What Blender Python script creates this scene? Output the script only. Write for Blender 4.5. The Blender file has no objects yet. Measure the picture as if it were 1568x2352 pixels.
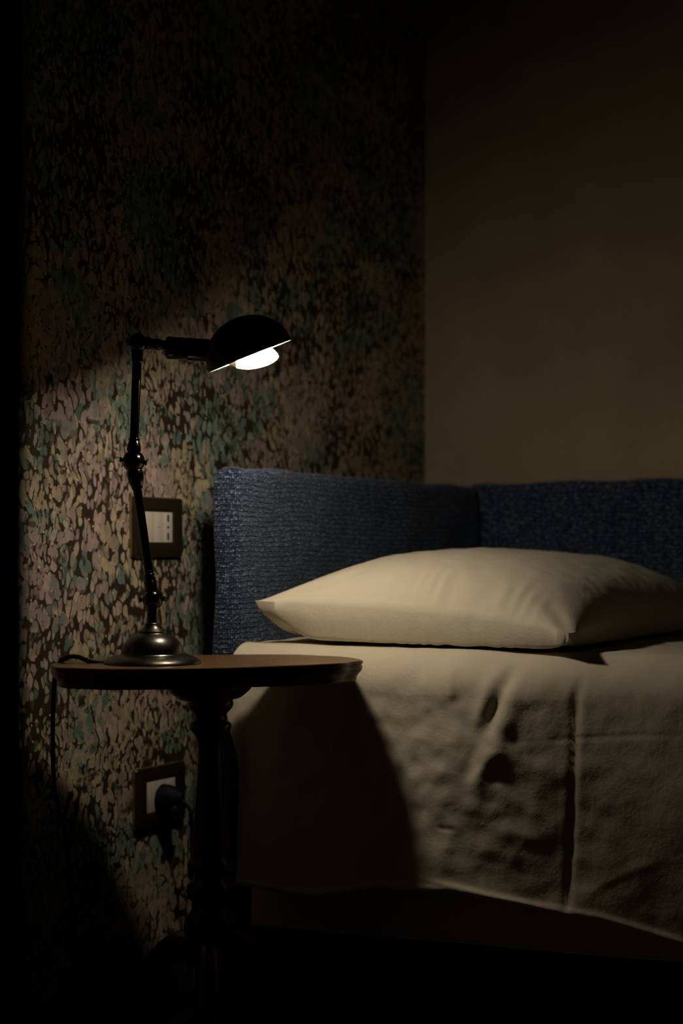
import bpy, bmesh, math, random
from mathutils import Vector, Matrix, noise

# ------------------------------------------------------------------ camera, world, exposure
ALPHA = math.radians(30)                     # heading: 30 degrees off the papered wall
AX = Vector((math.cos(ALPHA), math.sin(ALPHA), 0))      # viewing direction
RX = Vector((math.sin(ALPHA), -math.cos(ALPHA), 0))     # to the right
CAM = Vector((-2.716, -1.376, 0.66))
sc = bpy.context.scene
cd = bpy.data.cameras.new('camera'); cam = bpy.data.objects.new('camera', cd)
sc.collection.objects.link(cam); sc.camera = cam
cam.location = CAM
cam.rotation_euler = (math.pi/2, 0, math.atan2(AX.y, AX.x) - math.pi/2)
cd.lens = 36*3500/2352; cd.sensor_width = 36
cd.shift_y = (1275-1176)/2352
cd.clip_start = 0.02
cd.dof.use_dof = True; cd.dof.focus_distance = 1.95; cd.dof.aperture_fstop = 3.2
w = bpy.data.worlds.new('world'); sc.world = w; w.use_nodes = True
w.node_tree.nodes['Background'].inputs[0].default_value = (0.9, 0.95, 1.0, 1)
w.node_tree.nodes['Background'].inputs[1].default_value = 0.0
sc.view_settings.view_transform = 'Standard'; sc.view_settings.look = 'None'
sc.view_settings.gamma = 1; sc.view_settings.use_curve_mapping = False
sc.view_settings.exposure = 0.0
BULB = 205.0
BULB_COL = (1.0, 0.84, 0.64)

# ------------------------------------------------------------------ helpers
def F(lat, dep, h):
    p = CAM + AX*dep + RX*lat
    return Vector((p.x, p.y, h))

def new_mat(name):
    m = bpy.data.materials.new(name); m.use_nodes = True
    nt = m.node_tree; b = nt.nodes['Principled BSDF']
    return m, nt, b
def nd(nt, kind, **kw):
    n = nt.nodes.new(kind)
    for k, v in kw.items():
        if k.startswith('i_'):
            n.inputs[k[2:].replace('_', ' ')].default_value = v
        else: setattr(n, k, v)
    return n
def simple(name, col, rough=.5, metal=0, bump=0, bscale=60, spec=None, var=0):
    m, nt, b = new_mat(name)
    b.inputs['Base Color'].default_value = (*col, 1)
    b.inputs['Roughness'].default_value = rough; b.inputs['Metallic'].default_value = metal
    if spec is not None: b.inputs['Specular IOR Level'].default_value = spec
    tc = nd(nt, 'ShaderNodeTexCoord')
    if var or bump:
        n = nd(nt, 'ShaderNodeTexNoise'); n.inputs['Scale'].default_value = bscale; n.inputs['Detail'].default_value = 6
        nt.links.new(tc.outputs['Object'], n.inputs['Vector'])
    if var:
        mx = nd(nt, 'ShaderNodeMix', data_type='RGBA')
        mx.inputs[6].default_value = (*[c*(1-var) for c in col], 1); mx.inputs[7].default_value = (*[min(1, c*(1+var)) for c in col], 1)
        nt.links.new(n.outputs['Fac'], mx.inputs[0]); nt.links.new(mx.outputs[2], b.inputs['Base Color'])
    if bump:
        bp = nd(nt, 'ShaderNodeBump'); bp.inputs['Strength'].default_value = bump; bp.inputs['Distance'].default_value = .002
        nt.links.new(n.outputs['Fac'], bp.inputs['Height']); nt.links.new(bp.outputs[0], b.inputs['Normal'])
    return m

def build(name, bm, mats, parent=None, smooth=True, angle=40):
    me = bpy.data.meshes.new(name)
    bmesh.ops.recalc_face_normals(bm, faces=bm.faces[:])
    bm.to_mesh(me); bm.free()
    for m in (mats if isinstance(mats, (list, tuple)) else [mats]): me.materials.append(m)
    if smooth:
        for p in me.polygons: p.use_smooth = True
        me.set_sharp_from_angle(angle=math.radians(angle))
    o = bpy.data.objects.new(name, me); sc.collection.objects.link(o)
    if parent: o.parent = parent
    return o
def empty(name, loc, rz, label, cat, group=None):
    o = bpy.data.objects.new(name, None); sc.collection.objects.link(o)
    o.location = loc; o.rotation_euler = (0, 0, rz); o.empty_display_size = .05
    o['label'] = label; o['category'] = cat
    if group: o['group'] = group
    return o
def tag(o, label, cat, group=None):
    o['label'] = label; o['category'] = cat
    if group: o['group'] = group
    return o
def box(bm, x0, x1, y0, y1, z0, z1, bev=0, seg=2, mat=0):
    g = bmesh.ops.create_cube(bm, size=1)['verts']
    for v in g:
        v.co = Vector(((x0+x1)/2+v.co.x*(x1-x0), (y0+y1)/2+v.co.y*(y1-y0), (z0+z1)/2+v.co.z*(z1-z0)))
    fs = list({f for v in g for f in v.link_faces})
    if bev:
        es = list({e for v in g for e in v.link_edges})
        fs = bmesh.ops.bevel(bm, geom=es, offset=bev, segments=seg, profile=.5, affect='EDGES')['faces']+[f for f in fs if f.is_valid]
    for f in fs:
        if f.is_valid: f.material_index = mat
def lathe(bm, origin, axis, prof, n=48, mats=None, squash=1.0):
    """profile of (distance along axis, radius)"""
    axis = Vector(axis).normalized(); origin = Vector(origin)
    u = axis.orthogonal().normalized(); v = axis.cross(u)
    rings = []
    for t, r in prof:
        c = origin+axis*t
        if r < 1e-6: rings.append([bm.verts.new(c)])
        else: rings.append([bm.verts.new(c+u*(r*math.cos(2*math.pi*k/n))+v*(r*squash*math.sin(2*math.pi*k/n))) for k in range(n)])
    for i in range(len(rings)-1):
        a, b = rings[i], rings[i+1]
        for k in range(n):
            k2 = (k+1) % n
            if len(a) == 1 and len(b) == 1: continue
            if len(a) == 1: f = bm.faces.new((a[0], b[k], b[k2]))
            elif len(b) == 1: f = bm.faces.new((a[k], a[k2], b[0]))
            else: f = bm.faces.new((a[k], a[k2], b[k2], b[k]))
            if mats: f.material_index = mats[i]
    for r, flag in ((rings[0], prof[0][1] > 1e-6), (rings[-1], prof[-1][1] > 1e-6)):
        if flag:
            f = bm.faces.new(r)
            if mats: f.material_index = mats[0 if r is rings[0] else -1]
def smooth_path(pts, sub=10):
    out = []
    P = [Vector(p) for p in pts]
    for i in range(len(P)-1):
        p0 = P[max(i-1, 0)]; p1 = P[i]; p2 = P[i+1]; p3 = P[min(i+2, len(P)-1)]
        for k in range(sub):
            t = k/sub
            out.append(.5*((2*p1)+(p2-p0)*t+(2*p0-5*p1+4*p2-p3)*t*t+(3*p1-p0-3*p2+p3)*t**3))
    out.append(P[-1]); return out
def tube(bm, pts, radii, n=12, flat=1.0):
    rings = []
    up = Vector((0, 0, 1))
    prev = None
    for i, p in enumerate(pts):
        d = (pts[min(i+1, len(pts)-1)]-pts[max(i-1, 0)]).normalized()
        if prev is None: u = d.orthogonal().normalized()
        else: u = (prev-d*prev.dot(d)).normalized()
        prev = u; v = d.cross(u)
        r = radii[i] if isinstance(radii, list) else radii
        rings.append([bm.verts.new(p+u*r*math.cos(2*math.pi*k/n)+v*r*flat*math.sin(2*math.pi*k/n)) for k in range(n)])
    for a, b in zip(rings, rings[1:]):
        for k in range(n): bm.faces.new((a[k], a[(k+1) % n], b[(k+1) % n], b[k]))
    bm.faces.new(rings[0]); bm.faces.new(rings[-1])
def rounded_box(bm, lo, hi, r, steps=(40, 4, 30), wob=0.0, wscale=6):
    """box with rounded edges, subdivided so that its upholstery can sag a little"""
    def axis(l, h, n):
        k = 5
        ts = [l+r*(1-math.cos(math.pi/2*i/k)) for i in range(k)]
        ts += [l+r+(h-l-2*r)*i/n for i in range(n+1)]
        ts += [h-r*(1-math.cos(math.pi/2*i/k)) for i in range(k-1, -1, -1)]
        return ts
    A = [axis(lo[i], hi[i], steps[i]) for i in range(3)]
    cache = {}
    def vert(i, j, k):
        key = (i, j, k)
        if key not in cache:
            p = Vector((A[0][i], A[1][j], A[2][k]))
            q = Vector([min(max(p[c], lo[c]+r), hi[c]-r) for c in range(3)])
            d = p-q
            nrm = d.normalized() if d.length > 1e-9 else Vector((0, 0, 0))
            s = q+nrm*r
            if wob: s = s+nrm*noise.noise(s*wscale)*wob
            cache[key] = bm.verts.new(s)
        return cache[key]
    N = [len(a)-1 for a in A]
    for c in range(3):
        a, b = (c+1) % 3, (c+2) % 3
        for end in (0, N[c]):
            for i in range(N[a]):
                for j in range(N[b]):
                    q = []
                    for di, dj in ((0, 0), (1, 0), (1, 1), (0, 1)):
                        ix = [0, 0, 0]; ix[c] = end; ix[a] = i+di; ix[b] = j+dj
                        q.append(vert(*ix))
                    bm.faces.new(q)

# ------------------------------------------------------------------ materials
def wallpaper():
    m, nt, b = new_mat('wallpaper'); L = nt.links.new
    b.inputs['Roughness'].default_value = .55; b.inputs['Specular IOR Level'].default_value = .3
    geo = nd(nt, 'ShaderNodeNewGeometry'); sep = nd(nt, 'ShaderNodeSeparateXYZ'); L(geo.outputs['Position'], sep.inputs[0])
    cmb = nd(nt, 'ShaderNodeCombineXYZ'); L(sep.outputs['X'], cmb.inputs[0]); L(sep.outputs['Z'], cmb.inputs[1])
    dn = nd(nt, 'ShaderNodeTexNoise', noise_dimensions='2D'); dn.inputs['Scale'].default_value = 22; dn.inputs['Detail'].default_value = 2
    L(cmb.outputs[0], dn.inputs['Vector'])
    sub = nd(nt, 'ShaderNodeVectorMath', operation='SUBTRACT'); L(dn.outputs['Color'], sub.inputs[0]); sub.inputs[1].default_value = (.5, .5, .5)
    scl = nd(nt, 'ShaderNodeVectorMath', operation='MULTIPLY'); L(sub.outputs[0], scl.inputs[0]); scl.inputs[1].default_value = (.024, .020, 0)
    add = nd(nt, 'ShaderNodeVectorMath', operation='ADD'); L(cmb.outputs[0], add.inputs[0]); L(scl.outputs[0], add.inputs[1])
    def noise2(scale, det=3, src=None, off=0):
        n = nd(nt, 'ShaderNodeTexNoise', noise_dimensions='3D'); n.inputs['Scale'].default_value = scale; n.inputs['Detail'].default_value = det
        mp = nd(nt, 'ShaderNodeVectorMath', operation='ADD'); mp.inputs[1].default_value = (off, off*.7, off*1.3)
        L((src or add).outputs[0], mp.inputs[0]); L(mp.outputs[0], n.inputs['Vector']); return n
    def ramp(src, p0, p1, c0=(0, 0, 0, 1), c1=(1, 1, 1, 1)):
        r = nd(nt, 'ShaderNodeValToRGB'); r.color_ramp.elements[0].position = p0; r.color_ramp.elements[1].position = p1
        r.color_ramp.elements[0].color = c0; r.color_ramp.elements[1].color = c1; L(src, r.inputs[0]); return r
    def layer(sx, sy, off, e0, e1, feat_r=.85):
        mp = nd(nt, 'ShaderNodeMapping'); mp.inputs['Scale'].default_value = (sx, sy, 1); mp.inputs['Location'].default_value = (off, off*1.7, 0)
        L(add.outputs[0], mp.inputs[0])
        ve = nd(nt, 'ShaderNodeTexVoronoi', voronoi_dimensions='2D', feature='DISTANCE_TO_EDGE'); ve.inputs['Scale'].default_value = 1; ve.inputs['Randomness'].default_value = feat_r
        vf = nd(nt, 'ShaderNodeTexVoronoi', voronoi_dimensions='2D', feature='F1'); vf.inputs['Scale'].default_value = 1; vf.inputs['Randomness'].default_value = feat_r
        L(mp.outputs[0], ve.inputs['Vector']); L(mp.outputs[0], vf.inputs['Vector'])
        return ve, vf
    clump = noise2(8, 4, off=3.1)
    cr = nd(nt, 'ShaderNodeMapRange'); cr.inputs['From Min'].default_value = .36; cr.inputs['From Max'].default_value = .64
    cr.inputs['To Min'].default_value = -.06; cr.inputs['To Max'].default_value = .19; L(clump.outputs['Fac'], cr.inputs['Value'])
    def petals(sx, sy, off, rad, edge):
        e_, f_ = layer(sx, sy, off, 0, 0, 1.0)
        ds = nd(nt, 'ShaderNodeMath', operation='ADD'); L(f_.outputs['Distance'], ds.inputs[0]); L(cr.outputs[0], ds.inputs[1])
        r1 = ramp(ds.outputs[0], rad, rad+.05, (1, 1, 1, 1), (0, 0, 0, 1))
        r2 = ramp(e_.outputs['Distance'], edge, edge+.035)
        mu = nd(nt, 'ShaderNodeMath', operation='MULTIPLY'); L(r1.outputs[0], mu.inputs[0]); L(r2.outputs[0], mu.inputs[1])
        return mu, f_
    mask1, vf = petals(62, 33, 0, .43, .05)
    mask2, vf2 = petals(92, 46, 5.3, .40, .02)
    mask3, vf3 = petals(150, 88, 11.9, .46, .0)
    pick1 = ramp(noise2(11, 3, off=9.7).outputs['Fac'], .40, .46)
    mk = nd(nt, 'ShaderNodeMath', operation='MULTIPLY'); L(mask1.outputs[0], mk.inputs[0]); L(pick1.outputs[0], mk.inputs[1]); mask1 = mk
    pick3 = ramp(noise2(9, 3, off=19.7).outputs['Fac'], .46, .52)
    mk3 = nd(nt, 'ShaderNodeMath', operation='MULTIPLY'); L(mask3.outputs[0], mk3.inputs[0]); L(pick3.outputs[0], mk3.inputs[1]); mask3 = mk3
    # colours: beige leaves, drifts of teal and mauve
    def colour(vfac):
        sepc = nd(nt, 'ShaderNodeSeparateColor'); L(vfac.outputs['Color'], sepc.inputs[0])
        base = ramp(sepc.outputs[0], 0, 1, (.34, .27, .18, 1), (.54, .445, .315, 1))
        # teal
        tn = noise2(7.5, 3, off=1.7)
        ta = nd(nt, 'ShaderNodeMath', operation='MULTIPLY_ADD'); L(sepc.outputs[1], ta.inputs[0]); ta.inputs[1].default_value = .22; L(tn.outputs['Fac'], ta.inputs[2])
        tm = ramp(ta.outputs[0], .585, .67)
        tcol = ramp(sepc.outputs[2], 0, 1, (.09, .16, .135, 1), (.27, .36, .305, 1))
        mx = nd(nt, 'ShaderNodeMix', data_type='RGBA'); L(tm.outputs[0], mx.inputs[0]); L(base.outputs[0], mx.inputs[6]); L(tcol.outputs[0], mx.inputs[7])
        mn = noise2(8.5, 3, off=6.3)
        ma = nd(nt, 'ShaderNodeMath', operation='MULTIPLY_ADD'); L(sepc.outputs[2], ma.inputs[0]); ma.inputs[1].default_value = .2; L(mn.outputs['Fac'], ma.inputs[2])
        mm = ramp(ma.outputs[0], .61, .74)
        mcol = ramp(sepc.outputs[0], 0, 1, (.30, .22, .215, 1), (.50, .385, .35, 1))
        mx2 = nd(nt, 'ShaderNodeMix', data_type='RGBA'); L(mm.outputs[0], mx2.inputs[0]); L(mx.outputs[2], mx2.inputs[6]); L(mcol.outputs[0], mx2.inputs[7])
        return mx2
    c1 = colour(vf); c2 = colour(vf2); c3 = colour(vf3)
    grd = nd(nt, 'ShaderNodeRGB'); grd.outputs[0].default_value = (.035, .026, .017, 1)
    cur = grd.outputs[0]
    for mk_, cc in ((mask3, c3), (mask2, c2), (mask1, c1)):
        a2 = nd(nt, 'ShaderNodeMix', data_type='RGBA'); L(mk_.outputs[0], a2.inputs[0]); L(cur, a2.inputs[6]); L(cc.outputs[2], a2.inputs[7]); cur = a2.outputs[2]
    # dark ink strokes and brush mottling
    ink = noise2(46, 5, off=12.1)
    ir = ramp(ink.outputs['Fac'], .62, .66)
    ik = nd(nt, 'ShaderNodeMath', operation='MULTIPLY'); L(ir.outputs[0], ik.inputs[0]); ik.inputs[1].default_value = .75
    a3 = nd(nt, 'ShaderNodeMix', data_type='RGBA'); L(ik.outputs[0], a3.inputs[0]); L(a2.outputs[2], a3.inputs[6]); a3.inputs[7].default_value = (.04, .03, .02, 1)
    br = noise2(120, 4, off=2.2)
    brr = nd(nt, 'ShaderNodeMapRange'); brr.inputs['To Min'].default_value = .55; brr.inputs['To Max'].default_value = 1.42; L(br.outputs['Fac'], brr.inputs['Value'])
    vm = nd(nt, 'ShaderNodeVectorMath', operation='SCALE'); L(a3.outputs[2], vm.inputs[0]); L(brr.outputs[0], vm.inputs['Scale'])
    # tiny gold flecks
    vg = nd(nt, 'ShaderNodeTexVoronoi', voronoi_dimensions='2D', feature='F1'); vg.inputs['Scale'].default_value = 24; L(cmb.outputs[0], vg.inputs['Vector'])
    gr = ramp(vg.outputs['Distance'], .03, .045, (1, 1, 1, 1), (0, 0, 0, 1))
    a4 = nd(nt, 'ShaderNodeMix', data_type='RGBA'); L(gr.outputs[0], a4.inputs[0]); L(vm.outputs[0], a4.inputs[6]); a4.inputs[7].default_value = (.75, .55, .22, 1)
    L(a4.outputs[2], b.inputs['Base Color'])
    bp = nd(nt, 'ShaderNodeBump'); bp.inputs['Strength'].default_value = .15; bp.inputs['Distance'].default_value = .001
    L(br.outputs['Fac'], bp.inputs['Height']); L(bp.outputs[0], b.inputs['Normal'])
    return m

def plaster(name, c0, c1):
    m, nt, b = new_mat(name); L = nt.links.new
    b.inputs['Roughness'].default_value = .85; b.inputs['Specular IOR Level'].default_value = .2
    geo = nd(nt, 'ShaderNodeNewGeometry')
    n1 = nd(nt, 'ShaderNodeTexNoise'); n1.inputs['Scale'].default_value = 5; n1.inputs['Detail'].default_value = 10; n1.inputs['Roughness'].default_value = .7
    L(geo.outputs['Position'], n1.inputs['Vector'])
    r = nd(nt, 'ShaderNodeValToRGB'); r.color_ramp.elements[0].position = .3; r.color_ramp.elements[1].position = .7
    r.color_ramp.elements[0].color = (*c0, 1); r.color_ramp.elements[1].color = (*c1, 1)
    L(n1.outputs['Fac'], r.inputs[0]); L(r.outputs[0], b.inputs['Base Color'])
    n2 = nd(nt, 'ShaderNodeTexNoise'); n2.inputs['Scale'].default_value = 45; n2.inputs['Detail'].default_value = 6; L(geo.outputs['Position'], n2.inputs['Vector'])
    bp = nd(nt, 'ShaderNodeBump'); bp.inputs['Strength'].default_value = .4; bp.inputs['Distance'].default_value = .002
    L(n2.outputs['Fac'], bp.inputs['Height']); L(bp.outputs[0], b.inputs['Normal'])
    return m

def tweed():
    m, nt, b = new_mat('blue_weave'); L = nt.links.new
    b.inputs['Roughness'].default_value = .75; b.inputs['Specular IOR Level'].default_value = .35
    b.inputs['Sheen Weight'].default_value = .25; b.inputs['Sheen Roughness'].default_value = .4
    b.inputs['Sheen Tint'].default_value = (.6, .7, .9, 1)
    geo = nd(nt, 'ShaderNodeNewGeometry'); sep = nd(nt, 'ShaderNodeSeparateXYZ'); L(geo.outputs['Position'], sep.inputs[0])
    s = nd(nt, 'ShaderNodeMath', operation='SUBTRACT'); L(sep.outputs['X'], s.inputs[0]); L(sep.outputs['Y'], s.inputs[1])
    cmb = nd(nt, 'ShaderNodeCombineXYZ'); L(s.outputs[0], cmb.inputs[0]); L(sep.outputs['Z'], cmb.inputs[1])
    dn = nd(nt, 'ShaderNodeTexNoise', noise_dimensions='2D'); dn.inputs['Scale'].default_value = 9; L(cmb.outputs[0], dn.inputs['Vector'])
    sub = nd(nt, 'ShaderNodeVectorMath', operation='SUBTRACT'); L(dn.outputs['Color'], sub.inputs[0]); sub.inputs[1].default_value = (.5, .5, .5)
    scl = nd(nt, 'ShaderNodeVectorMath', operation='SCALE'); L(sub.outputs[0], scl.inputs[0]); scl.inputs['Scale'].default_value = .012
    add = nd(nt, 'ShaderNodeVectorMath', operation='ADD'); L(cmb.outputs[0], add.inputs[0]); L(scl.outputs[0], add.inputs[1])
    vmap = nd(nt, 'ShaderNodeMapping'); vmap.inputs['Scale'].default_value = (1/.0046, 1/.0037, 1); L(add.outputs[0], vmap.inputs[0])
    vo = nd(nt, 'ShaderNodeTexVoronoi', voronoi_dimensions='2D', feature='F1'); vo.inputs['Scale'].default_value = 1; vo.inputs['Randomness'].default_value = .55
    L(vmap.outputs[0], vo.inputs['Vector'])
    bead = nd(nt, 'ShaderNodeMapRange'); bead.inputs['From Min'].default_value = .12; bead.inputs['From Max'].default_value = .52; bead.inputs['To Min'].default_value = 1; bead.inputs['To Max'].default_value = 0
    L(vo.outputs['Distance'], bead.inputs['Value'])
    sc_ = nd(nt, 'ShaderNodeSeparateColor'); L(vo.outputs['Color'], sc_.inputs[0])
    pw = nd(nt, 'ShaderNodeMath', operation='POWER'); L(sc_.outputs[0], pw.inputs[0]); pw.inputs[1].default_value = 2.2
    mb = nd(nt, 'ShaderNodeMath', operation='MULTIPLY'); L(pw.outputs[0], mb.inputs[0]); L(bead.outputs[0], mb.inputs[1])
    base_ = nd(nt, 'ShaderNodeMix', data_type='RGBA'); L(bead.outputs[0], base_.inputs[0]); base_.inputs[6].default_value = (.008, .020, .055, 1); base_.inputs[7].default_value = (.028, .072, .19, 1)
    bk = nd(nt, 'ShaderNodeMix', data_type='RGBA'); L(mb.outputs[0], bk.inputs[0]); L(base_.outputs[2], bk.inputs[6]); bk.inputs[7].default_value = (.44, .58, .80, 1)
    # every second thread row sits deeper
    sp2 = nd(nt, 'ShaderNodeSeparateXYZ'); L(add.outputs[0], sp2.inputs[0])
    mu = nd(nt, 'ShaderNodeMath', operation='MULTIPLY'); L(sp2.outputs['Y'], mu.inputs[0]); mu.inputs[1].default_value = 2*math.pi/.0074
    si = nd(nt, 'ShaderNodeMath', operation='SINE'); L(mu.outputs[0], si.inputs[0])
    rowf = nd(nt, 'ShaderNodeMapRange'); rowf.inputs['From Min'].default_value = -1; rowf.inputs['To Min'].default_value = .35; rowf.inputs['To Max'].default_value = 1; L(si.outputs[0], rowf.inputs['Value'])
    fn = nd(nt, 'ShaderNodeTexNoise', noise_dimensions='2D'); fn.inputs['Scale'].default_value = 420; fn.inputs['Detail'].default_value = 3; L(cmb.outputs[0], fn.inputs['Vector'])
    fr = nd(nt, 'ShaderNodeMapRange'); fr.inputs['From Min'].default_value = .3; fr.inputs['From Max'].default_value = .7; fr.inputs['To Min'].default_value = .45; fr.inputs['To Max'].default_value = 1.5; L(fn.outputs['Fac'], fr.inputs['Value'])
    k = nd(nt, 'ShaderNodeMath', operation='MULTIPLY'); L(rowf.outputs[0], k.inputs[0]); L(fr.outputs[0], k.inputs[1])
    vm = nd(nt, 'ShaderNodeVectorMath', operation='SCALE'); L(bk.outputs[2], vm.inputs[0]); L(k.outputs[0], vm.inputs['Scale'])
    L(vm.outputs[0], b.inputs['Base Color'])
    hh = nd(nt, 'ShaderNodeMath', operation='MULTIPLY_ADD'); L(bead.outputs[0], hh.inputs[0]); hh.inputs[1].default_value = 1.0; L(k.outputs[0], hh.inputs[2])
    bp = nd(nt, 'ShaderNodeBump'); bp.inputs['Strength'].default_value = .8; bp.inputs['Distance'].default_value = .0016
    L(hh.outputs[0], bp.inputs['Height']); L(bp.outputs[0], b.inputs['Normal'])
    return m

def linen(name, col):
    m, nt, b = new_mat(name); L = nt.links.new
    b.inputs['Base Color'].default_value = (*col, 1); b.inputs['Roughness'].default_value = .85
    b.inputs['Specular IOR Level'].default_value = .15; b.inputs['Sheen Weight'].default_value = .1
    geo = nd(nt, 'ShaderNodeNewGeometry')
    n1 = nd(nt, 'ShaderNodeTexNoise'); n1.inputs['Scale'].default_value = 26; n1.inputs['Detail'].default_value = 7; n1.inputs['Roughness'].default_value = .62; n1.inputs['Distortion'].default_value = .15
    L(geo.outputs['Position'], n1.inputs['Vector'])
    n2 = nd(nt, 'ShaderNodeTexNoise'); n2.inputs['Scale'].default_value = 900; n2.inputs['Detail'].default_value = 2; L(geo.outputs['Position'], n2.inputs['Vector'])
    # sharp ironing creases
    vo = nd(nt, 'ShaderNodeTexNoise'); vo.inputs['Scale'].default_value = 11; vo.inputs['Detail'].default_value = 3; vo.inputs['Distortion'].default_value = 1.2
    L(geo.outputs['Position'], vo.inputs['Vector'])
    ab = nd(nt, 'ShaderNodeMath', operation='SUBTRACT'); L(vo.outputs['Fac'], ab.inputs[0]); ab.inputs[1].default_value = .5
    ab2 = nd(nt, 'ShaderNodeMath', operation='ABSOLUTE'); L(ab.outputs[0], ab2.inputs[0])
    mr = nd(nt, 'ShaderNodeMapRange'); mr.inputs['From Max'].default_value = .03; mr.inputs['To Min'].default_value = 1; mr.inputs['To Max'].default_value = 0; L(ab2.outputs[0], mr.inputs['Value'])
    s = nd(nt, 'ShaderNodeMath', operation='MULTIPLY_ADD'); L(mr.outputs[0], s.inputs[0]); s.inputs[1].default_value = 0; L(n1.outputs['Fac'], s.inputs[2])
    s2 = nd(nt, 'ShaderNodeMath', operation='MULTIPLY_ADD'); L(n2.outputs['Fac'], s2.inputs[0]); s2.inputs[1].default_value = .05; L(s.outputs[0], s2.inputs[2])
    bp = nd(nt, 'ShaderNodeBump'); bp.inputs['Strength'].default_value = .45; bp.inputs['Distance'].default_value = .004
    L(s2.outputs[0], bp.inputs['Height']); L(bp.outputs[0], b.inputs['Normal'])
    return m

def wood(name, c0, c1, rough=.3, scale=1.0):
    m, nt, b = new_mat(name); L = nt.links.new
    b.inputs['Roughness'].default_value = rough
    tc = nd(nt, 'ShaderNodeTexCoord'); mp = nd(nt, 'ShaderNodeMapping'); mp.inputs['Scale'].default_value = (6*scale, 45*scale, 20*scale)
    L(tc.outputs['Object'], mp.inputs[0])
    n = nd(nt, 'ShaderNodeTexNoise'); n.inputs['Scale'].default_value = 2.2; n.inputs['Detail'].default_value = 8; n.inputs['Distortion'].default_value = .8
    L(mp.outputs[0], n.inputs['Vector'])
    r = nd(nt, 'ShaderNodeValToRGB'); r.color_ramp.elements[0].position = .3; r.color_ramp.elements[1].position = .72
    r.color_ramp.elements[0].color = (*c0, 1); r.color_ramp.elements[1].color = (*c1, 1)
    L(n.outputs['Fac'], r.inputs[0]); L(r.outputs[0], b.inputs['Base Color'])
    bp = nd(nt, 'ShaderNodeBump'); bp.inputs['Strength'].default_value = .15; bp.inputs['Distance'].default_value = .001
    L(n.outputs['Fac'], bp.inputs['Height']); L(bp.outputs[0], b.inputs['Normal'])
    return m

M_PAPER = wallpaper()
M_BEIGE = plaster('beige_plaster', (.30, .245, .165), (.42, .345, .24))
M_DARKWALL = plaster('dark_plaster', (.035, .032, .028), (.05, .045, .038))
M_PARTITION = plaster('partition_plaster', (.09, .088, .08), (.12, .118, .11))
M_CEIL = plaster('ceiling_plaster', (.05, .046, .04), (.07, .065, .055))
M_FLOOR = wood('floor_wood', (.035, .018, .008), (.07, .036, .016), .35, .5)
M_TWEED = tweed()
M_LINEN = linen('linen', (.62, .56, .44))
M_PCASE = linen('pillowcase_linen', (.66, .60, .475))
M_TICK = simple('mattress_ticking', (.45, .42, .36), .9)
M_BASE = simple('bed_base_fabric', (.02, .02, .025), .9)
M_WOOD = wood('mahogany', (.05, .014, .004), (.125, .04, .012), .28)
M_TOP = wood('varnished_top_lit', (.070, .034, .010), (.19, .105, .034), .3)  # same wood as the sides, lamplight on the top put into its colour
M_METAL = simple('dark_bronze', (.10, .088, .074), .15, 1, .1, 90)
M_PEWTER = simple('worn_pewter', (.095, .086, .072), .30, 1, .25, 60, var=.25)
M_BLACK = simple('black_enamel', (.09, .086, .08), .55)
M_WHITE_IN = simple('aluminium_lining', (.22, .215, .20), .45, .5)
M_BRASS = simple('aged_brass', (.30, .17, .06), .35, 1, .1, 80)
M_COLLAR = simple('bulb_plastic', (.75, .55, .33), .4)
M_PLATE = simple('bronze_plate', (.022, .016, .010), .35)
M_PLEDGE = simple('plate_edge_lit', (.35, .25, .10), .4, .7)  # lit thickness of the dark plate, painted as a brighter yellow
M_MOD = simple('ivory_module', (.62, .58, .50), .45)
M_HOLE = simple('socket_hole', (.004, .004, .004), .8)
M_RUBBER = simple('black_rubber', (.008, .008, .008), .7, spec=.2)
mg, nt, bs = new_mat('bulb_glow')
bs.inputs['Base Color'].default_value = (.9, .88, .8, 1)
bs.inputs['Emission Color'].default_value = (*BULB_COL, 1); bs.inputs['Emission Strength'].default_value = BULB

# ------------------------------------------------------------------ room
def struct(name, x0, x1, y0, y1, z0, z1, m, bev=0):
    bm = bmesh.new(); box(bm, x0, x1, y0, y1, z0, z1, bev)
    o = build(name, bm, m, smooth=False); o['kind'] = 'structure'; return o
XL, YN, ZC = -3.9, -3.4, 2.6
struct('wall_back', XL, 0.1, 0.0, 0.1, -.1, ZC, M_PAPER)
struct('wall_right', 0.0, 0.1, YN, 0.0, -.1, ZC, M_BEIGE)
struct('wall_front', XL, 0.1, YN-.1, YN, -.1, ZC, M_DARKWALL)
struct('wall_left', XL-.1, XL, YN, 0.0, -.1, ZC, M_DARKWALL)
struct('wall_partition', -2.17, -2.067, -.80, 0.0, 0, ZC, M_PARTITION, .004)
struct('floor', XL, 0.0, YN, 0.0, -.1, 0.0, M_FLOOR)
struct('ceiling', XL-.1, 0.1, YN-.1, .1, ZC, ZC+.1, M_CEIL)
struct('baseboard_back', -2.067, 0.0, -.012, 0.0, 0, .055, M_BASE)

# ------------------------------------------------------------------ bed
BX = -.93          # open side of the bed
BT = .533          # top of the made bed
def inset(y):
    """the open side of the bed draws in towards the foot"""
    t = (-.64-y)/.035
    return min(.09, .20*.035*(math.log(1+math.exp(t)) if t < 30 else t))
bed = empty('bed', (-.49, -1.05, 0), 0, 'single bed in the corner with navy woven upholstered headboard panels', 'bed')
def bedpart(name, bm, m, **k):
    bmesh.ops.translate(bm, verts=bm.verts[:], vec=Vector((.49, 1.05, 0)))
    return build(name, bm, m, bed, **k)
bm = bmesh.new(); rounded_box(bm, (-.892, -.15, .09), (-.060, -.10, .790), .02, (60, 2, 50), .006, 9)
o = bedpart('headboard', bm, M_TWEED); o['label'] = 'navy woven headboard panel lit by the lamp'
bm = bmesh.new(); rounded_box(bm, (-.058, -1.9, .09), (-.014, -.115, .798), .02, (2, 80, 50), .006, 9)
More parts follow.
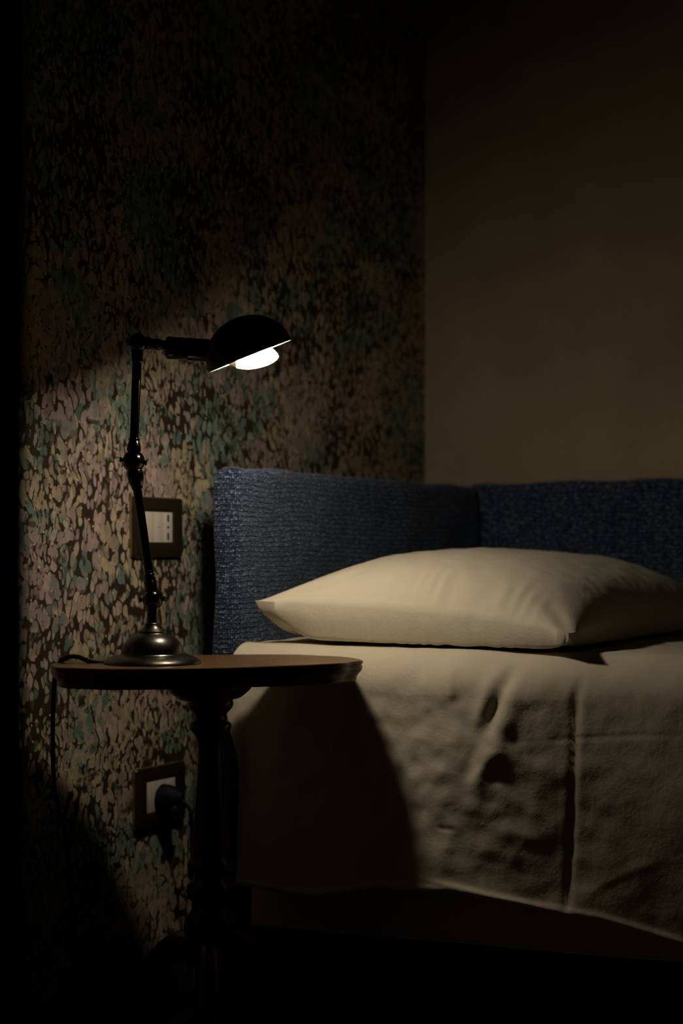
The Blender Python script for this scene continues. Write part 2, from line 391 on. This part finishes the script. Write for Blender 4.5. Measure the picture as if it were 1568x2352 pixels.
o = bedpart('side_headboard', bm, M_TWEED); o['label'] = 'navy woven panel along the beige wall, in shade'
bm = bmesh.new(); rounded_box(bm, (BX+.015, -2.05, .30), (-.06, -.158, BT-.006), .045, (12, 60, 6))
for v in bm.verts: v.co.x += inset(v.co.y)*min(1, max(0, (-.30-v.co.x)/.6))
bedpart('mattress', bm, M_TICK)
bm = bmesh.new(); box(bm, BX+.19, -.06, -2.04, -.16, .10, .298, .012); bedpart('bed_base', bm, M_BASE)
for lx in (BX+.23, -.12):
    for ly in (-.24, -1.96):
        bm = bmesh.new(); lathe(bm, (lx, ly, 0), (0, 0, 1), [(0, .018), (.1, .026)], 24); bedpart('leg', bm, M_WOOD)

# folds of the cover, as (y, z) on the hanging side; amp, width
def seg_d(y, z, path):
    best = 1e9; side = 0; tt = 0
    n = len(path)-1
    for i in range(n):
        ay, az = path[i]; by, bz = path[i+1]
        dy, dz = by-ay, bz-az; L2 = dy*dy+dz*dz
        t = max(0, min(1, ((y-ay)*dy+(z-az)*dz)/L2))
        ey, ez = y-(ay+t*dy), z-(az+t*dz); d = math.hypot(ey, ez)
        if d < best:
            best = d; side = 1 if (dy*ez-dz*ey) > 0 else -1; tt = (i+t)/n
    return best, side, tt
def side_pt(px, py):        # helper for typing fold coordinates: image column/row on the bed's side plane
    k = (px-784)/3500.0; z = (BX-CAM.x)/(AX.x+k*RX.x)
    return (CAM.y+z*(AX.y+k*RX.y), CAM.z-(py-1275)/3500.0*z)
def P(*pp): return [side_pt(a, b) for a, b in pp]
G = lambda d, w_: math.exp(-(d/w_)**2)
GROOVE = P((1205, 1500), (1168, 1545), (1150, 1590), (1130, 1645), (1114, 1705))
RIDGE1 = P((1138, 1525), (1120, 1585), (1100, 1645), (1085, 1700))
RIDGE2 = P((1192, 1555), (1174, 1610), (1155, 1670), (1142, 1722), (1112, 1750), (1100, 1800), (1095, 1870))
PIT = P((1068, 1738), (1090, 1745), (1112, 1765))
SMALL = P((1000, 1900), (1025, 1904), (1055, 1905))
HEMLINE = P((930, 2004), (1060, 2040), (1180, 2078), (1310, 2124))
IRON = P((1120, 1712), (1300, 1700), (1450, 1694), (1600, 1698))
DIAG = P((1282, 2100), (1350, 2050), (1430, 2010), (1520, 1980))
CREASE = P((1330, 1545), (1312, 1600), (1308, 1700), (1303, 1800), (1296, 1900), (1288, 2000), (1278, 2100))
R3 = P((1020, 1520), (1035, 1570), (1040, 1620))
R4 = P((965, 1530), (975, 1590), (985, 1650))
DARK = P((1280, 1720), (1200, 2085))
PLEAT = P((520, 1530), (548, 1600), (546, 1800), (535, 2000))
C0 = side_pt(1000, 1800)
def smo(t):
    t = min(1, max(0, t)); return t*t*(3-2*t)
def fold(y, z):
    o_ = 0
    for path, amp, wd in ((GROOVE, -.0056, .0085), (RIDGE1, .003, .010), (RIDGE2, .0055, .013), (PIT, -.0034, .016), (SMALL, -.0011, .004), (HEMLINE, .0022, .004), (IRON, -.0005, .004), (DIAG, .0007, .006),
                          (R3, .0034, .007), (R4, .003, .007), (DARK, -.0055, .050), (PLEAT, .005, .014)):
        d, s_, t = seg_d(y, z, path)
        if d < wd*3: o_ += amp*G(d, wd)*smo(t/(.8 if path is DARK else .35))*(1 if path is DARK or path is PLEAT else smo((1-t)/.3))
    d, s_, t = seg_d(y, z, CREASE)
    if d < .07:
        st = s_*d
        o_ -= .0030*G(st, .0048)*min(1, t*8)
    w_ = G(y-C0[0], .16)*G(z-C0[1], .13)
    v = Vector((y*17, z*15, 3.3)); v2 = Vector((y*34+z*12, z*38-y*9, 7.1)); v3 = Vector((y*70, z*40, 1.1))
    o_ += .0045*noise.noise(v)*(.35+w_)+.0027*noise.noise(v2)*(.2+1.1*w_)+.0008*noise.noise(v3)*(.3+w_)
    o_ += .012*noise.noise(Vector((y*5, z*3, 9.4)))
    return o_
def sheet_mesh(bm, xoff, hem, ya0, top=True, y_end=-2.08, start=None, scale=1.0):
    R = .055; ny = 420; fl_k = 1.0 if top else .4
    rows = []
    for j in range(ny+1):
        t = j/ny
        y = -.158-(t**1.35)*(-.158-y_end)
        hz = hem(y); row = []
        prof = []
        if top:
            nt_ = 60
            for i in range(nt_): prof.append((-.058+(BX+R+.058)*i/nt_, BT, 0, 0, 1))
            for i in range(13):
                a = math.pi/2*i/13; prof.append((BX+R-R*math.sin(a), BT-R+R*math.cos(a), a/(math.pi/2), -math.sin(a), math.cos(a)))
            z0 = BT-R
        else: z0 = start
        ns = 190
        for i in range(ns+1): prof.append((BX+xoff, z0+(hz-z0)*i/ns, 1, -1, 0))
        for (x, z, k, nx, nz) in prof:
            yy = y
            if z < .46:
                lim = ya0(z)
                yy = lim-(t**1.35)*(lim-y_end)
            f = fold(yy, z)*k*scale if k > 0 else 0
            f += .0022*G(z-hz-.004, .005) if top else 0
            # the hanging cloth keeps near plumb, flaring a little to the hem
            flare = -.022*fl_k*max(0, (BT-R-z)/.35)**1.5 if k == 1 else 0
            top_n = (.003*noise.noise(Vector((x*8, yy*11, 2)))+.0012*noise.noise(Vector((x*30, yy*24, 5))))*(1-k) if k < 1 else 0
            edge = .004*noise.noise(Vector((yy*13, 4.1, 0)))*math.sin(math.pi*min(1, k)) if 0 < k < 1 else 0
            w_in = min(1, max(0, (-.30-x)/.6)); ins = inset(yy)*w_in
            flare *= 1-2.7*smo((-.38-yy)/.32)
            row.append(bm.verts.new((x+ins+nx*(f+edge)+flare, yy, z+nz*(f+edge)+top_n+(.001 if k < 1 else 0))))
        rows.append(row)
    for a, b in zip(rows, rows[1:]):
        for i in range(len(a)-1): bm.faces.new((a[i], b[i], b[i+1], a[i+1]))
hA = [side_pt(*q) for q in ((500, 2020), (700, 2050), (850, 2030), (1000, 2044), (1320, 2126), (1568, 2222))]
hB = [side_pt(*q) for q in ((500, 2126), (560, 2130), (1000, 2172), (1568, 2250))]
def interp(tab, y):
    if y >= tab[0][0]: return tab[0][1]
    for (a, za), (b, zb) in zip(tab, tab[1:]):
        if y >= b: return za+(zb-za)*(y-a)/(b-a)
    return tab[-1][1]
def left_lim(z):
    t = min(1, max(0, (.46-z)/.10)); return -.158-.026*t*t*(3-2*t)
bm = bmesh.new(); sheet_mesh(bm, 0, lambda y: interp(hA, y), left_lim)
cover = build('bed_sheet', bm, M_LINEN, angle=180)
tag(cover, 'creased cream linen sheet spread over the bed and hanging down its open side', 'sheet')
md = cover.modifiers.new('thickness', 'SOLIDIFY'); md.thickness = .0022; md.offset = -1
bm = bmesh.new(); sheet_mesh(bm, .0, lambda y: interp(hB, y), left_lim, top=False, start=.30, scale=.35)
bmesh.ops.translate(bm, verts=bm.verts[:], vec=Vector((.030, 0, 0)))
sk = bedpart('bed_skirt', bm, M_LINEN, angle=180); sk['label'] = 'cream valance cloth showing below the sheet hem'
md = sk.modifiers.new('thickness', 'SOLIDIFY'); md.thickness = .002; md.offset = -1

# ------------------------------------------------------------------ pillow
def pillow():
    bm = bmesh.new()
    hu, hv = .232, .385
    n = 200
    cx, cy = -.515, -.428
    def surf(u, v, s):
        # outline: long sides drawn in, corners poked out as ears
        iu = 1-.07*(1-v*v)**1.0*abs(u)**3
        iv = 1-.055*(1-u*u)**1.0*abs(v)**3
        ear = (abs(u)**7)*(abs(v)**7) if u > 0 else (abs(u)**4)*(abs(v)**5)
        y = cy-(u*hu*iu+(.008 if u > 0 else -.004)*ear)
        x = cx+v*hv*iv+math.copysign(.014, v)*ear
        seam = .592-.030*(u*.5+.5)**1.5
        if u < 0: seam += .004*(abs(u)**4)*(abs(v)**2)
        prof = max(0, (1-abs(u)**2.6))**.62*max(0, (1-abs(v)**3.2))**.60
        if s > 0:
            z = seam+.087*prof
            z += .003*noise.noise(Vector((u*3, v*3, 1.3)))*prof
        else:
            qu = (1-u)/.42 if u > 0 else (1+u)/.14
            q = min(1, min(qu, (1-abs(v))/.09)); lift = (max(0, (-u-.55)/.45))**2*.5
            z = seam-.056*math.sqrt(max(0, 1-(1-q)**2))*(1-lift)-.03*prof
            x += math.copysign(.009*math.sin(math.pi*min(1, (1-abs(v))/.09))*min(1, max(0, (1-abs(u))/.35)), v)
            if u < 0: y += .009*math.sin(math.pi*min(1, (1+u)/.14))*min(1, max(0, (1-abs(v))/.35))
            fl = BT+.006
            k = .006
            z = fl+k*math.log(1+math.exp((z-fl)/k)) if (z-fl)/k < 30 else z
        # gathers fanning in from the near seam
        dv = (v+1)
        g = math.exp(-((dv-.10)/.10)**2)*math.exp(-((u-.28)/.38)**2)
        z += s*.0012*g*math.sin(u*52+4*math.sin(u*9)+v*10)
        g2 = math.exp(-((dv-.05)/.10)**2)
        x -= .0012*g2*noise.noise(Vector((u*14, s*2, .7)))
        x += math.copysign(.004*math.exp(-((1-abs(v))/.012)**2)*min(1, max(0, (.92-abs(u))/.2)), v)
        # crease running in from the head-side ear
        ax, ay = -.96, -.985; bx, by = -.50, -.83
        t = max(0, min(1, ((u-ax)*(bx-ax)+(v-ay)*(by-ay))/((bx-ax)**2+(by-ay)**2)))
        d = math.hypot(u-(ax+t*(bx-ax)), v-(ay+t*(by-ay)))
        z -= s*.013*math.exp(-(d/.032)**2)*math.sin(math.pi*min(1, max(0, t*.8+.1)))
        ax, ay = .98, -.98; bx, by = .72, -.8
        t = max(0, min(1, ((u-ax)*(bx-ax)+(v-ay)*(by-ay))/((bx-ax)**2+(by-ay)**2)))
        d = math.hypot(u-(ax+t*(bx-ax)), v-(ay+t*(by-ay)))
        z -= s*.005*math.exp(-(d/.05)**2)*(1-t)**.7
        z += s*.0018*noise.noise(Vector((u*9, v*12, s*4)))*prof
        return Vector((x, y, z))
    def coord(i): return math.sin((i/n-.5)*math.pi)*.35+(i/n*2-1)*.65
    grid = {}
    for s in (1, -1):
        for i in range(n+1):
            for j in range(n+1):
                e = i in (0, n) or j in (0, n)
                if e and s < 0: grid[s, i, j] = grid[1, i, j]; continue
                p = surf(coord(i), coord(j), s)
                if e: p.z = .5*(p.z+surf(coord(i), coord(j), -1).z)
                grid[s, i, j] = bm.verts.new(p)
        for i in range(n):
            for j in range(n):
                q = [grid[s, i, j], grid[s, i+1, j], grid[s, i+1, j+1], grid[s, i, j+1]]
                bm.faces.new(q if s > 0 else q[::-1])
    return build('pillow', bm, M_PCASE, angle=75)
pl = tag(pillow(), 'plump pillow in a cream linen case lying against the navy headboard', 'pillow')

# ------------------------------------------------------------------ side table
TZ = 1.945; TH = .5234
tc_ = F(-.1674, TZ, 0)
lat_rot = math.atan2(RX.y, RX.x)
tbl = empty('pedestal_table', tc_, lat_rot+math.radians(18.2), 'small dark mahogany pedestal side table with shaped oval top beside the bed', 'table')
def outline(th, inset):
    a, b_ = .2007, (.142 if math.sin(th) > 0 else .092)
    c, s_ = math.cos(th), math.sin(th)
    r = 1.0
    e = 2.35
    x = a*math.copysign(abs(c)**(2/e), c); y = b_*math.copysign(abs(s_)**(2/e), s_)
    ang = math.atan2(y/b_, x/a)
    for q in (32, 148, -32, -148):
        d = math.degrees(math.atan2(math.sin(ang-math.radians(q)), math.cos(ang-math.radians(q))))
        r -= .024*math.exp(-(d/6.5)**2); r += .006*math.exp(-((abs(d)-14)/6)**2)
    x *= r; y *= r
    L = math.hypot(x, y); k = (L-inset)/L
    return x*k, y*k
bm = bmesh.new()
prof = [(.006, 0), (.0022, 0), (.0006, -.0008), (0, -.0024), (.0004, -.004), (.002, -.005), (.0022, -.0062), (.0012, -.0072), (.0008, -.010), (.002, -.013), (.0052, -.0165), (.0078, -.0195), (.0085, -.0225), (.0083, -.0245), (.0100, -.0262), (.0125, -.0262)]
NT = 220; rings = []
for ins, dz in prof:
    rings.append([bm.verts.new((*outline(2*math.pi*k/NT, ins), TH+dz)) for k in range(NT)])
for i, (a, b_) in enumerate(zip(rings, rings[1:])):
    for k in range(NT):
        f = bm.faces.new((a[k], a[(k+1) % NT], b_[(k+1) % NT], b_[k])); f.material_index = 1 if i < 1 else 0
f = bm.faces.new(rings[0]); f.material_index = 1
bm.faces.new(rings[-1])
o = build('tabletop', bm, [M_WOOD, M_TOP], tbl, angle=35)
k = TZ/3500.0
def hh(py): return .66-(py-1275)*k
bm = bmesh.new()
lathe(bm, (0, 0, 0), (0, 0, 1), [(hh(1604), 84*k), (hh(1602), 90*k), (hh(1596), 100*k), (hh(1588), 112*k), (hh(1581), 119*k), (TH-.0262, 123*k)], 72, squash=.72)
build('mounting_block', bm, M_WOOD, tbl)
pr = [(2215, 30), (2205, 44), (2190, 46), (2175, 50), (2150, 58), (2122, 61), (2105, 55), (2090, 44), (2078, 42), (2070, 42), (2062, 50), (2045, 57), (2030, 52), (2020, 40), (2012, 37), (2005, 42), (1998, 52), (1985, 53), (1976, 50), (1970, 42), (1960, 41), (1900, 38), (1840, 35), (1780, 31), (1740, 29), (1715, 29), (1700, 31), (1688, 36), (1680, 42), (1674, 48), (1664, 49), (1658, 45), (1654, 39), (1648, 37), (1640, 37), (1634, 42), (1626, 50), (1618, 53), (1608, 52), (1604, 50)]
bm = bmesh.new(); lathe(bm, (0, 0, 0), (0, 0, 1), [(hh(y), r*k) for y, r in pr], 56)
build('column', bm, M_WOOD, tbl, angle=50)
for q in (15, 135, 255):
    c, s_ = math.cos(math.radians(q)), math.sin(math.radians(q))
    pts = smooth_path([(c*r, s_*r, z) for r, z in ((.016, .150), (.045, .158), (.085, .125), (.115, .070), (.145, .030), (.175, .018))], 8)
    n = len(pts); bm = bmesh.new()
    tube(bm, pts, [.020-.009*i/(n-1)+.004*max(0, (i/(n-1)-.85)/.15) for i in range(n)], 16)
    bm.verts.ensure_lookup_table()
    for v in bm.verts: v.co.z = max(v.co.z, .0)
    build('leg', bm, M_WOOD, tbl)

# ------------------------------------------------------------------ desk lamp
LZ = 1.925; s = LZ/3500.0
lb = F((350-784)*s, LZ, TH+.0004)
lamp = empty('desk_lamp', lb, lat_rot, 'dark bronze jointed desk lamp with black dome shade, switched on', 'lamp')
Y0 = 1275+(.66-TH)/s
def Lp(px, py, d=0): return Vector(((px-350)*s, d, (Y0-py)*s))
bm = bmesh.new()
lathe(bm, (0, 0, 0), (0, 0, 1), [((Y0-y)*s, r*s) for y, r in ((Y0, 108), (Y0-1, 112), (1520, 111), (1516, 107), (1512, 101), (1508, 92), (1505, 83), (1503, 74), (1501, 72), (1498, 71.5), (1490, 70), (1481, 66), (1473, 61), (1466, 54), (1460, 45), (1456, 35), (1454, 33), (1450, 32.5), (1448, 30), (1444, 24), (1440, 20), (1436, 17.5), (1433, 17.5), (1431, 15))], 96)
build('base', bm, M_PEWTER, lamp, angle=28)
bm = bmesh.new(); lathe(bm, Lp(350, 1431), (0, 0, 1), [(0, 13*s), (20*s, 13*s), (38*s, 12.5*s), (42*s, 11*s)], 32); build('post', bm, M_METAL, lamp)
def joint(px, py, r, tilt=0):
    c = Lp(px, py); bm = bmesh.new()
    prof = [(r*s*-math.cos(math.pi*i/24), r*s*math.sin(math.pi*i/24)) for i in range(25)]
    lathe(bm, c, (0, 1, 0), prof, 40)
    # raised band around the ball
    lathe(bm, c+Vector((0, 3*s, 0)), (0, 1, 0), [(0, (r-.5)*s), (0, (r+1.6)*s), (4*s, (r+1.6)*s), (4*s, (r-.5)*s)], 40)
    o = build('ball_joint', bm, M_METAL, lamp)
    for sg in (-1, 1):
        bm = bmesh.new()
        d = Vector((math.cos(tilt)*sg, .0, math.sin(tilt)*sg))
        lathe(bm, c+d*(r-2)*s, d, [(0, 3.2*s), (4*s, 3.2*s), (5*s, 6*s), (9*s, 6*s), (9.5*s, 4*s)], 16)
        build('thumb_screw', bm, M_METAL, o)
joint(350, 1377, 22.5, .05); joint(306, 1060, 24, -.12)
def rod(name, p0, p1, prof, mat=M_METAL, n=32):
    a = Lp(*p0); b_ = Lp(*p1); L_ = (b_-a).length; bm = bmesh.new()
    lathe(bm, a, b_-a, [(t*L_, r*s) for t, r in prof], n); return build(name, bm, mat, lamp, angle=35)
rod('lower_arm', (348, 1357), (309, 1081), [(0, 14.5), (.06, 14.5), (.065, 15.5), (.075, 15.5), (.08, 13.8), (.12, 12.4), (.125, 13), (.135, 12.6), (.14, 10.2), (.84, 10), (.845, 12.5), (.87, 13), (.875, 14.4), (.93, 18.5), (.97, 19.5), (1, 17)])
rod('upper_arm', (307, 1038), (316, 800), [(0, 15.5), (.02, 16.5), (.06, 15.5), (.10, 12), (.115, 13), (.125, 13), (.13, 10.3), (.86, 10.6), (.87, 12.5), (.97, 13.5), (1, 13)])
bm = bmesh.new(); c = Lp(318, 787)
lathe(bm, c, (0, 1, 0), [(-19*s, 6*s), (-18*s, 14*s), (-14*s, 18*s), (-8*s, 20*s), (8*s, 20*s), (14*s, 18*s), (18*s, 14*s), (19*s, 6*s)], 40)
lathe(bm, c, Lp(380, 794)-c, [(10*s, 14*s), (22*s, 15*s), (26*s, 13*s), (34*s, 12*s), (42*s, 13.5*s), (48*s, 13.5*s), (52*s, 11*s), (66*s, 11*s)], 32)
build('elbow_joint', bm, M_METAL, lamp)
ax0 = (380, 799); ax1 = (480, 806)
rod('socket', ax0, ax1, [(0, 20), (.015, 24), (.05, 26), (.10, 26.5), (.12, 25.6), (.50, 25.8), (.52, 26.6), (.55, 26.6), (.57, 25.8), (.95, 26.2), (1, 26.2)], M_BRASS if False else M_METAL, 48)
# shade: a shallow dome, opening turned down to the right
rc = Lp(573, 815.5)
view = (rc+Vector(((350-784)*s, LZ, TH-.66))).normalized()     # sight line in the lamp's own axes
rv = Vector((1, 0, 0)); rv = (rv-view*rv.dot(view)).normalized(); uv = rv.cross(view).normalized()
N = (rv*-.367+uv*.930+view*.016).normalized()
Rr = 102*s; Hh = 89*s; th_ = .0011
prof = []; mi = []
for i in range(25):
    a = math.pi/2*i/24; prof.append((Hh*math.cos(a), Rr*math.sin(a) if i else 0))
    mi.append(0)
prof += [(-.0012, Rr+.0006), (-.002, Rr+.0004), (-.002, Rr-th_)]; mi += [0, 0, 1]
for i in range(24, -1, -1):
    a = math.pi/2*i/24; prof.append(((Hh-th_)*math.cos(a)-.0002, (Rr-th_)*math.sin(a) if i else 0)); mi.append(1)
bm = bmesh.new(); lathe(bm, rc, N, prof, 96, mi[:len(prof)-1])
shade = build('lamp_shade', bm, [M_BLACK, M_WHITE_IN], lamp, angle=60)
# bulb
a0 = Lp(486, 806.5); bd = (Lp(641, 820)-a0); BL = bd.length; bd.normalize()
bm = bmesh.new()
lathe(bm, a0, bd, [(0, 14*s), (16*s, 14*s), (24*s, 17*s), (36*s, 25*s), (50*s, 31*s), (60*s, 33.5*s)], 48)
bulb = build('bulb', bm, M_COLLAR, lamp); bulb['label'] = 'lit bulb with opaque neck under the shade'
bm = bmesh.new()
lathe(bm, a0, bd, [(60*s, 33.5*s), (62*s, 34.5*s), (75*s, 35.5*s), (88*s, 35*s), (104*s, 31.5*s), (120*s, 26.5*s), (134*s, 20*s), (144*s, 13.5*s), (150.5*s, 7.5*s), (153*s, 3.5*s), (154.5*s, 0)], 48)
build('bulb_diffuser', bm, mg, bulb)
# cord: from the base over the back of the table, down to the floor and up to the wall plug
def W(px, py, z): return F((px-784)/3500*z, z, .66-(py-1275)/3500*z)
inv = Matrix.Translation(lb) @ Matrix.Rotation(lat_rot, 4, 'Z'); inv.invert()
UX, UH, LX, LH = -.889, .7015, -.882, .302
plug_out = Vector((LX-.004, -.048, LH-.004))
pts = [W(268, 1519, 1.945), W(232, 1523, 1.935), W(205, 1519, 1.93), W(180, 1509, 1.93), W(158, 1509, 1.932), W(142, 1517, 1.938), W(129, 1540, 1.942), W(124, 1580, 1.945), W(121, 1680, 1.95), W(124, 1800, 1.955),
       W(134, 1860, 1.96), W(152, 1930, 1.97), Vector((-1.26, -.16, .16)), Vector((-1.20, -.13, .03)), Vector((-1.12, -.14, .004)), Vector((-1.02, -.13, .004)), Vector((-.90, -.10, .012)), Vector((-.850, -.055, .06)), Vector((-.855, -.045, .16)), Vector((-.872, -.056, .24)), Vector((-.882, -.060, .282)), plug_out]
pts = [inv @ p for p in smooth_path(pts, 10)]
bm = bmesh.new(); tube(bm, pts, .0029, 10)
cord = build('power_cord', bm, M_RUBBER, lamp)
bm = bmesh.new()
po = inv @ Vector((LX-.004, -.0085, LH)); pd = (inv.to_3x3() @ Vector((0, -1, 0)))
lathe(bm, po, pd, [(0, .0135), (.004, .0175), (.014, .0175), (.020, .0165), (.030, .011), (.040, .0055)], 28)
build('plug', bm, M_RUBBER, cord)

# ------------------------------------------------------------------ wall sockets
def plate(x, z, label, holes):
    e = empty('wall_socket', (x, 0, z), 0, label, 'socket')
    W2, H2, w2, h2, D = .061, .0445, .0345, .0228, .0085
    bm = bmesh.new()
    # bowed frame: outer loop, front loop, inner loop
    def loop(a, b_, y, r=.003, bow=0):
        vs = []
        for cx_, cz, q in ((a, b_, 0), (-a, b_, 1), (-a, -b_, 2), (a, -b_, 3)):
            for i in range(5):
                an = math.pi/2*(q+i/4); sx = 1 if cx_ > 0 else -1; sz = 1 if cz > 0 else -1
                vs.append(bm.verts.new((cx_-sx*r+r*math.cos(an), y, cz-sz*r+r*math.sin(an))))
        return vs
    loops = [loop(W2, H2, 0), loop(W2, H2, -D*.55), loop(W2-.0015, H2-.0015, -D*.9), loop(W2-.006, H2-.006, -D), loop(w2+.004, h2+.004, -D), loop(w2, h2, -D*.75, .001), loop(w2, h2, -D*.2, .001)]
    for i, (a, b_) in enumerate(zip(loops, loops[1:])):
        for j in range(20):
            f = bm.faces.new((a[j], a[(j+1) % 20], b_[(j+1) % 20], b_[j])); f.material_index = 1 if i < 1 else 0
    build('plate_frame', bm, [M_PLATE, M_PLEDGE], e, angle=25)
    for i in range(3):
        cx_ = (i-1)*.0228; bm = bmesh.new()
        box(bm, cx_-.0112, cx_+.0112, -.0078, -.0005, -.0226, .0226, .0006)
        mo = build('socket_module' if (i == 2) else 'blank_module', bm, M_MOD, e, angle=30)
        if i == 2 and holes:
            bm = bmesh.new()
            for zz, hgt in ((.0135, .0032), (0, .0), (-.0135, .0032)):
                for dz in ((-hgt, 0, hgt) if hgt else (0,)):
                    lathe(bm, (cx_, -.0076, zz+dz), (0, -1, 0), [(0, .0022), (.0005, .0022)], 14)
            ho = build('contact_holes', bm, M_HOLE, mo, smooth=False)

        if i == 0 and holes:
            bm = bmesh.new(); box(bm, .003-.0228+.0145, .003-.0228+.0235, -.0081, -.0077, -.0004, .0002); build('switch_mark', bm, M_BASE, mo, smooth=False)
    return e
plate(UX, UH, 'upper wall socket in dark bronze plate with contact holes, behind the lamp arm', True)
plate(LX, LH, 'lower wall socket in dark bronze plate with a black plug in it', False)
